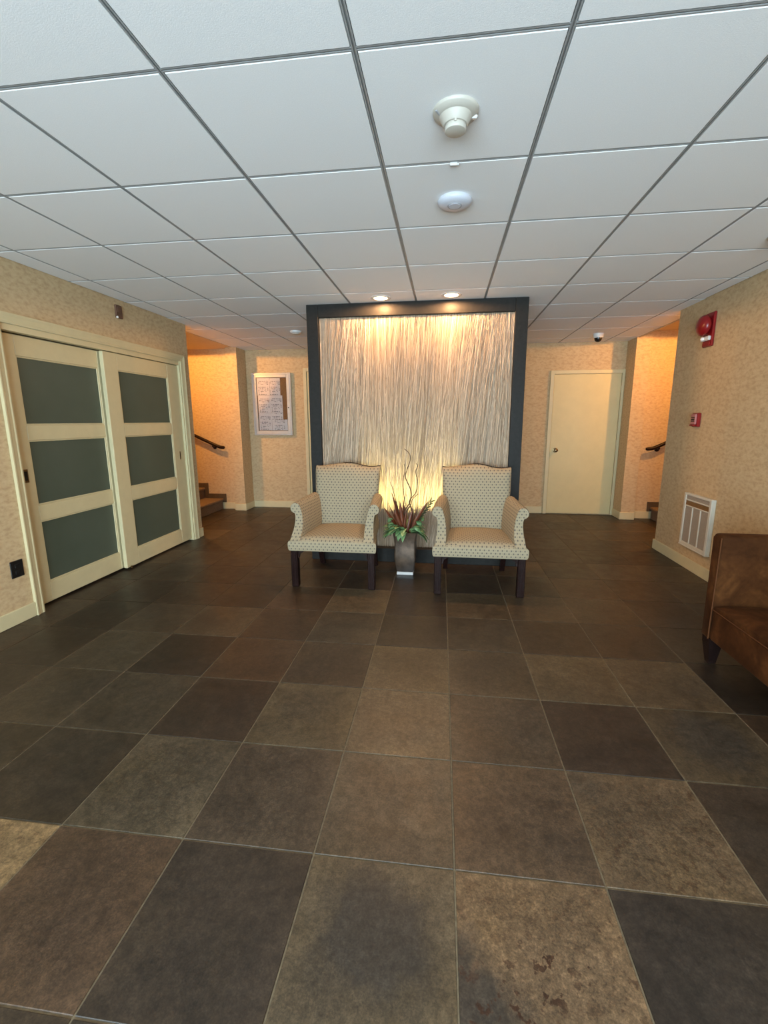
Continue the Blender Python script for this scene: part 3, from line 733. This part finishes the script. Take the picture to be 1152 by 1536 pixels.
twig([(.01, -.02, .05), (.0, -.02, .30), (.045, -.02, .40), (.06, -.02, .45), (.11, -.02, .50)])
twig([(-.02, .01, .05), (-.06, .01, .30), (-.10, .01, .45), (-.118, .01, .53), (-.145, .01, .60)], .005)
twig([(-.01, .02, .4), (-.03, .02, .60), (-.01, .02, .70), (-.02, .02, .76)], .004)

# ================================================================ SOFA
sofa = thing('sofa', 'brown velvet sofa with dark tapered legs against the fire alarm wall', 'sofa', (1.88, 1.86, 0))
sx0, sy0 = 1.88, 1.86
def sb(nm, mat, x0, x1, y0, y1, z0, z1, bev=.012, seg=3, sm=40):
    return MB().box(x0-sx0, x1-sx0, y0-sy0, y1-sy0, z0, z1, bev, seg).build(nm, mat, sofa, sm)
SX0, SX1, SY0, SY1 = 1.50, 2.235, 1.13, 2.592
AT = .078
def arm(y0, y1):
    # slightly flared arm panel: the outer face leans out towards the top
    o = 1 if y1 > 1.9 else -1
    secs = []
    for z, e, ins in ((.155, 0, .008), (.165, 0, 0), (.45, .004, 0), (.735, .010, 0), (.752, .010, .006), (.758, .008, .016)):
        ya, yb_ = (y0+ins, y1+e-ins) if o > 0 else (y0-e+ins, y1-ins)
        x0, x1 = SX0+ins, SX1-ins; c = .012
        secs.append([(x-sx0, y-sy0, z) for x, y in ((x0+c, ya), (x1-c, ya), (x1, ya+c), (x1, yb_-c), (x1-c, yb_), (x0+c, yb_), (x0, yb_-c), (x0, ya+c))])
    return MB().loft(secs).build('arm', 'velvet', sofa, 50)
arm(SY1-AT, SY1); arm(SY0, SY0+AT)
sb('seat_base', 'velvet', SX0+.004, SX1-.10, SY0+AT, SY1-AT, .155, .335, .014)
# crowned seat cushion
m = MB(); n = 14; vs = []; fs = []
for j in range(n+1):
    for i in range(n+1):
        a, b = i/n, j/n; x = SX0+.008+(SX1-.12-SX0-.008)*a; y = SY0+AT+.003+(SY1-SY0-2*AT-.006)*b
        e = min(1, min(a, 1-a)/.08)*.5+.5; e2 = min(1, min(b, 1-b)/.05)*.5+.5
        vs.append((x-sx0, y-sy0, .335+.035*math.sqrt(e*e2)+.022*math.sin(math.pi*a)*math.sin(math.pi*b)))
for j in range(n):
    for i in range(n): k = j*(n+1)+i; fs.append((k, k+1, k+n+2, k+n+1))
m.add(vs, fs); loop = list(range(n+1))+[(j+1)*(n+1)-1 for j in range(1, n+1)]+[n*(n+1)+i for i in range(n-1, -1, -1)]+[j*(n+1) for j in range(n-1, 0, -1)]
lo = [len(m.v)+k for k in range(len(loop))]; m.v += [(vs[i][0], vs[i][1], .325) for i in loop]
m.f += [(loop[q], loop[(q+1) % len(loop)], lo[(q+1) % len(lo)], lo[q]) for q in range(len(loop))]+[tuple(lo)]
m.build('seat_cushion', 'velvet', sofa, 60)
sb('backrest', 'velvet', SX1-.12, SX1-.004, SY0+AT, SY1-AT, .155, .757, .014)
def arm_piping(y): MB().tube([(SX0-.001-sx0, y-sy0, .158), (SX0-.001-sx0, y-sy0, .46), (SX0-.001-sx0, y-sy0, .745)], .0035, 6).build('piping', 'piping', sofa, 60)
arm_piping(SY1-AT+.002); arm_piping(SY0+AT-.002)
MB().tube([(SX0+.003-sx0, SY0+AT-sy0, .334), (SX0+.003-sx0, SY1-AT-sy0, .334)], .0035, 6).build('piping', 'piping', sofa, 60)
for lx, ly in ((SX0+.043, SY1-.045), (SX0+.043, SY0+.045), (SX1-.06, SY1-.045), (SX1-.06, SY0+.045)):
    f = -1 if lx < 1.8 else 1
    MB().loft([[(lx-sx0+a*h+f*dx, ly-sy0+b*h, z) for a, b in ((-1, -1), (1, -1), (1, 1), (-1, 1))] for z, h, dx in ((.158, .036, 0), (.12, .034, 0), (0, .019, -.004))]).build('leg', 'espresso', sofa)

# ================================================================ THINGS ON WALLS AND CEILING
# notice board
nb = thing('notice_board', 'glazed aluminium notice board with paper notices on the far wall', 'notice board', (-2.66, YB, 1.155))
bx0, bx1, bz = -.313, .308, .942
def nbp(nm, mat, x0, x1, y0, y1, z0, z1, bev=.004, par=None): return MB().box(x0, x1, y0, y1, z0, z1, bev).build(nm, mat, par or nb)
nbp('cabinet_back', 'cork', bx0+.01, bx1-.01, -.028, 0, .01, bz-.01, 0)
FRW = .070
nbp('frame_bar', 'alu', bx0, bx0+FRW, -.050, 0, 0, bz); nbp('frame_bar', 'alu', bx1-FRW, bx1, -.050, 0, 0, bz)
nbp('frame_bar', 'alu', bx0+FRW, bx1-FRW, -.050, 0, 0, FRW); nbp('frame_bar', 'alu', bx0+FRW, bx1-FRW, -.050, 0, bz-FRW, bz)
for a in (bx0+.018, bx1-.030): nbp('frame_ridge', 'alu', a, a+.012, -.058, -.050, .018, bz-.018, .002)
for a in (.018, bz-.030): nbp('frame_ridge', 'alu', bx0+.030, bx1-.030, -.058, -.050, a, a+.012, .002)
MB().lathe((bx1-.048, -.050, .42), [(.007, 0), (.007, -.006)], 12, 'Y').build('lock', 'blackp', nb)
nbp('label_plate', 'white', bx1-.085, bx1-.030, -.053, -.050, .012, .030, 0)
MB().box(bx0+FRW-.004, bx1-FRW+.004, -.042, -.039, FRW-.004, bz-FRW+.004).build('glass_pane', 'clear', nb)
for sx_, z0, wd, ht, ang in [(-.136, .606, .198, .262, 0), (.050, .606, .168, .258, .01), (-.130, .342, .200, .262, 0), (.066, .350, .190, .254, -.008), (-.127, .076, .204, .264, .004), (.068, .242, .186, .106, 0), (.104, .076, .252, .164, 0)]:
    o = MB().box(-wd/2, wd/2, -.0015, .0015, -ht/2, ht/2).build('paper_notice', 'paper')
    o.location = (-2.66+sx_, YB-.0310, 1.155+z0+ht/2); o.rotation_euler.y = ang
    tag(o, {(-.136): 'paper notice at the top of the board, on the stair side', .050: 'paper notice at the top of the board, beside the cork strip', (-.130): 'paper notice in the middle of the board, on the stair side', .066: 'paper notice in the middle of the board, beside the cork strip', (-.127): 'densely written paper notice at the bottom of the board, on the stair side', .068: 'short paper notice low on the board, just under the middle row', .104: 'wide greyish paper notice at the bottom corner of the board under the cork strip'}[sx_], 'notice', 'papers in the notice board')

# small brown plate and black outlet on the sliding door wall
t = thing('wall_plate', 'small brown plate high above the sliding doors', 'plate', (XL, 3.815, 2.335))
MB().box(0, .016, -.040, .040, -.055, .055, .004).build('plate', 'brownplate', t)
MB().box(.016, .021, -.026, .026, -.012, .040, .003).build('grille', 'brownplate', t)
MB().lathe((.010, -.030, -.050), [(.010, 0), (.010, .010), (.004, .014)], 12, 'X').build('indicator', 'lens', t)
t = thing('wall_outlet', 'black electrical outlet low on the wall beside the sliding door casing', 'outlet', (XL, 2.542, .38))
MB().box(0, .007, -.046, .046, -.060, .060, .003).build('cover_plate', 'blackp', t)
for z in (-.022, .022): MB().box(.007, .010, -.017, .017, z-.014, z+.014, .002).build('socket', 'blackp', t)

# fire alarm horn strobe
t = thing('fire_alarm', 'red fire alarm horn with white strobe high on the wall above the pull station', 'fire alarm', (XR, 4.375, 2.14))
MB().box(-.022, 0, -.070, .070, -.135, .150, .006).build('back_plate', 'red', t)
MB().lathe((0, .014, .045), [(.060, -.020), (.072, -.032), (.085, -.044), (.088, -.060), (.080, -.078), (.055, -.094), (.020, -.100), (.001, -.101)], 28, 'X').build('horn', 'red', t, 50)
sl = MB().box(-.046, -.022, -.062, .062, -.085, -.048, .006).build('strobe_housing', 'white', t)
MB().lathe((-.046, .018, -.066), [(.017, 0), (.016, -.012), (.010, -.020), (.001, -.022)], 16, 'X').build('strobe_lens', 'lens', sl, 50)
MB().box(-.030, -.022, -.055, .055, -.128, -.094, .003).build('lower_cover', 'red', t)
# pull station
t = thing('pull_station', 'small red fire alarm pull station on the wall below the horn strobe', 'pull station', (XR, 4.395, 1.375))
MB().box(-.030, 0, -.045, .050, -.062, .062, .006).build('housing', 'red', t)
fc = MB().box(-.046, -.030, -.034, .040, -.040, .052, .004).build('front_cover', 'redface', t)
for z, h in ((.022, .004), (.004, .007), (-.012, .005)): MB().box(-.0475, -.046, -.026, .030, z-h, z+h, 0).build('mark', 'blackp', fc)
MB().box(-.056, -.030, -.030, .036, -.056, -.040, .004).build('pull_handle', 'red', t)
# wall vent
t = thing('wall_vent', 'white wall vent grille with three mesh bays low on the fire alarm wall', 'vent', (XR, 4.178, .222))
vw, vh = .216, .487
def vp(nm, mat, y0, y1, z0, z1, x0, x1, bev=.003): return MB().box(x0, x1, y0, y1, z0, z1, bev).build(nm, mat, t)
vp('housing', 'vent', -vw, vw, 0, vh, -.028, 0, .004)
vp('frame_bar', 'vent', -vw, -vw+.030, .0, vh, -.040, -.028); vp('frame_bar', 'vent', vw-.030, vw, 0, vh, -.040, -.028)
vp('frame_bar', 'vent', -vw+.030, vw-.030, 0, .030, -.040, -.028); vp('frame_bar', 'vent', -vw+.030, vw-.030, vh-.020, vh, -.040, -.028)
vp('frame_bar', 'vent', -vw+.030, vw-.030, vh-.068, vh-.056, -.038, -.028); vp('frame_bar', 'vent', -vw+.030, vw-.030, vh-.122, vh-.110, -.038, -.028)
vp('upper_grille', 'ventmesh', -vw+.030, vw-.030, vh-.056, vh-.020, -.031, -.0285, 0)
vp('brown_band', 'ventband', -vw+.030, vw-.030, vh-.110, vh-.068, -.033, -.0285, 0)
bw = (2*vw-.060-2*.014)/3
for k in range(3):
    y0 = -vw+.030+k*(bw+.014); vp('mesh_bay', 'ventmesh', y0, y0+bw, .030, vh-.122, -.031, -.0285, 0)
    if k: vp('mullion', 'vent', y0-.014, y0, .030, vh-.122, -.038, -.028)
vp('sill', 'vent', -vw-.004, vw+.004, -.010, 0, -.044, 0)

# smoke detectors, access point, clip, dome camera
def smoke(loc, label, mat='ivory'):
    t = thing('smoke_detector', label, 'smoke detector', loc, 'smoke detectors on the ceiling')
    MB().lathe((0, 0, 0), [(.080, 0), (.080, -.006), (.077, -.010), (.066, -.016), (.056, -.020)], 32).build('base', mat, t, 40)
    MB().lathe((0, 0, 0), [(.058, -.018), (.050, -.030), (.044, -.042), (.041, -.045)], 32).build('cup', mat, t, 40)
    h = MB().lathe((0, 0, 0), [(.034, -.043), (.037, -.048), (.038, -.058), (.036, -.063), (.030, -.065), (.001, -.066)], 32).build('sensor_head', mat, t, 40)
    for a in (.6, 2.6, 4.7): MB().box(.038*math.cos(a)-.004, .038*math.cos(a)+.004, .038*math.sin(a)-.004, .038*math.sin(a)+.004, -.051, -.043, .001).build('rib', mat, t)
    s = MB().box(-.017, .017, -.0035, .0035, -.002, .002, .001).build('slot', 'greyp', t); s.location = (-.060, -.026, -.017); s.rotation_euler = (0, 0, 1.10)
    k = MB().box(-.012, .012, -.008, .008, -.006, .006, .004).build('test_tab', 'white', t); k.location = (.064, .012, -.015)
    return t
smoke((.013, 1.775, H), 'large ivory smoke detector hanging from the ceiling nearest the viewer')
smoke((1.945, 3.085, H), 'ivory smoke detector on the ceiling cut by the picture edge above the fire alarm wall')
t = thing('wireless_access_point', 'pale round wireless access point on the ceiling beyond the large smoke detector', 'access point', (.022, 2.41, H))
MB().lathe((0, 0, 0), [(.080, 0), (.084, -.008), (.082, -.016), (.070, -.026), (.045, -.031), (.001, -.032)], 40).build('shell', 'bluewhite', t, 50)
MB().lathe((0, -.012, 0), [(.034, -.030), (.034, -.0335), (.031, -.0335), (.031, -.030)], 32, caps=False).build('ring', 'greyp', t, 50)
MB().lathe((0, -.012, 0), [(.030, -.031), (.028, -.0345), (.001, -.035)], 32).build('centre_cap', 'bluewhite', t, 50)
t = thing('ceiling_clip', 'tiny white clip on the ceiling grid between the detector and access point', 'clip', (.013, 2.092, H))
MB().box(-.017, .015, -.006, .006, -.010, .002, .003, 2).build('clip_body', 'white', t, 40)
MB().lathe((.015, 0, -.005), [(.006, 0), (.005, .005), (.001, .007)], 10, 'X').build('clip_end', 'white', t, 40)
t = thing('ceiling_sensor', 'small round white ceiling sensor above the notice board corner', 'sensor', (-1.813, 5.40, H))
MB().lathe((0, 0, 0), [(.070, 0), (.070, -.012), (.062, -.022), (.050, -.026)], 28).build('base', 'white', t, 40)
MB().lathe((0, 0, 0), [(.048, -.025), (.044, -.036), (.001, -.038)], 28).build('cap', 'ivory', t, 40)
t = thing('dome_camera', 'white security dome camera with black dome on the ceiling before the flush door', 'camera', (1.879, 6.09, H))
MB().lathe((0, 0, 0), [(.062, 0), (.062, -.012), (.056, -.045), (.050, -.052)], 28).build('housing', 'white', t, 40)
MB().lathe((0, 0, 0), [(.046, -.050), (.045, -.062), (.038, -.082), (.024, -.096), (.001, -.102)], 28).build('dome', 'blackp', t, 50)
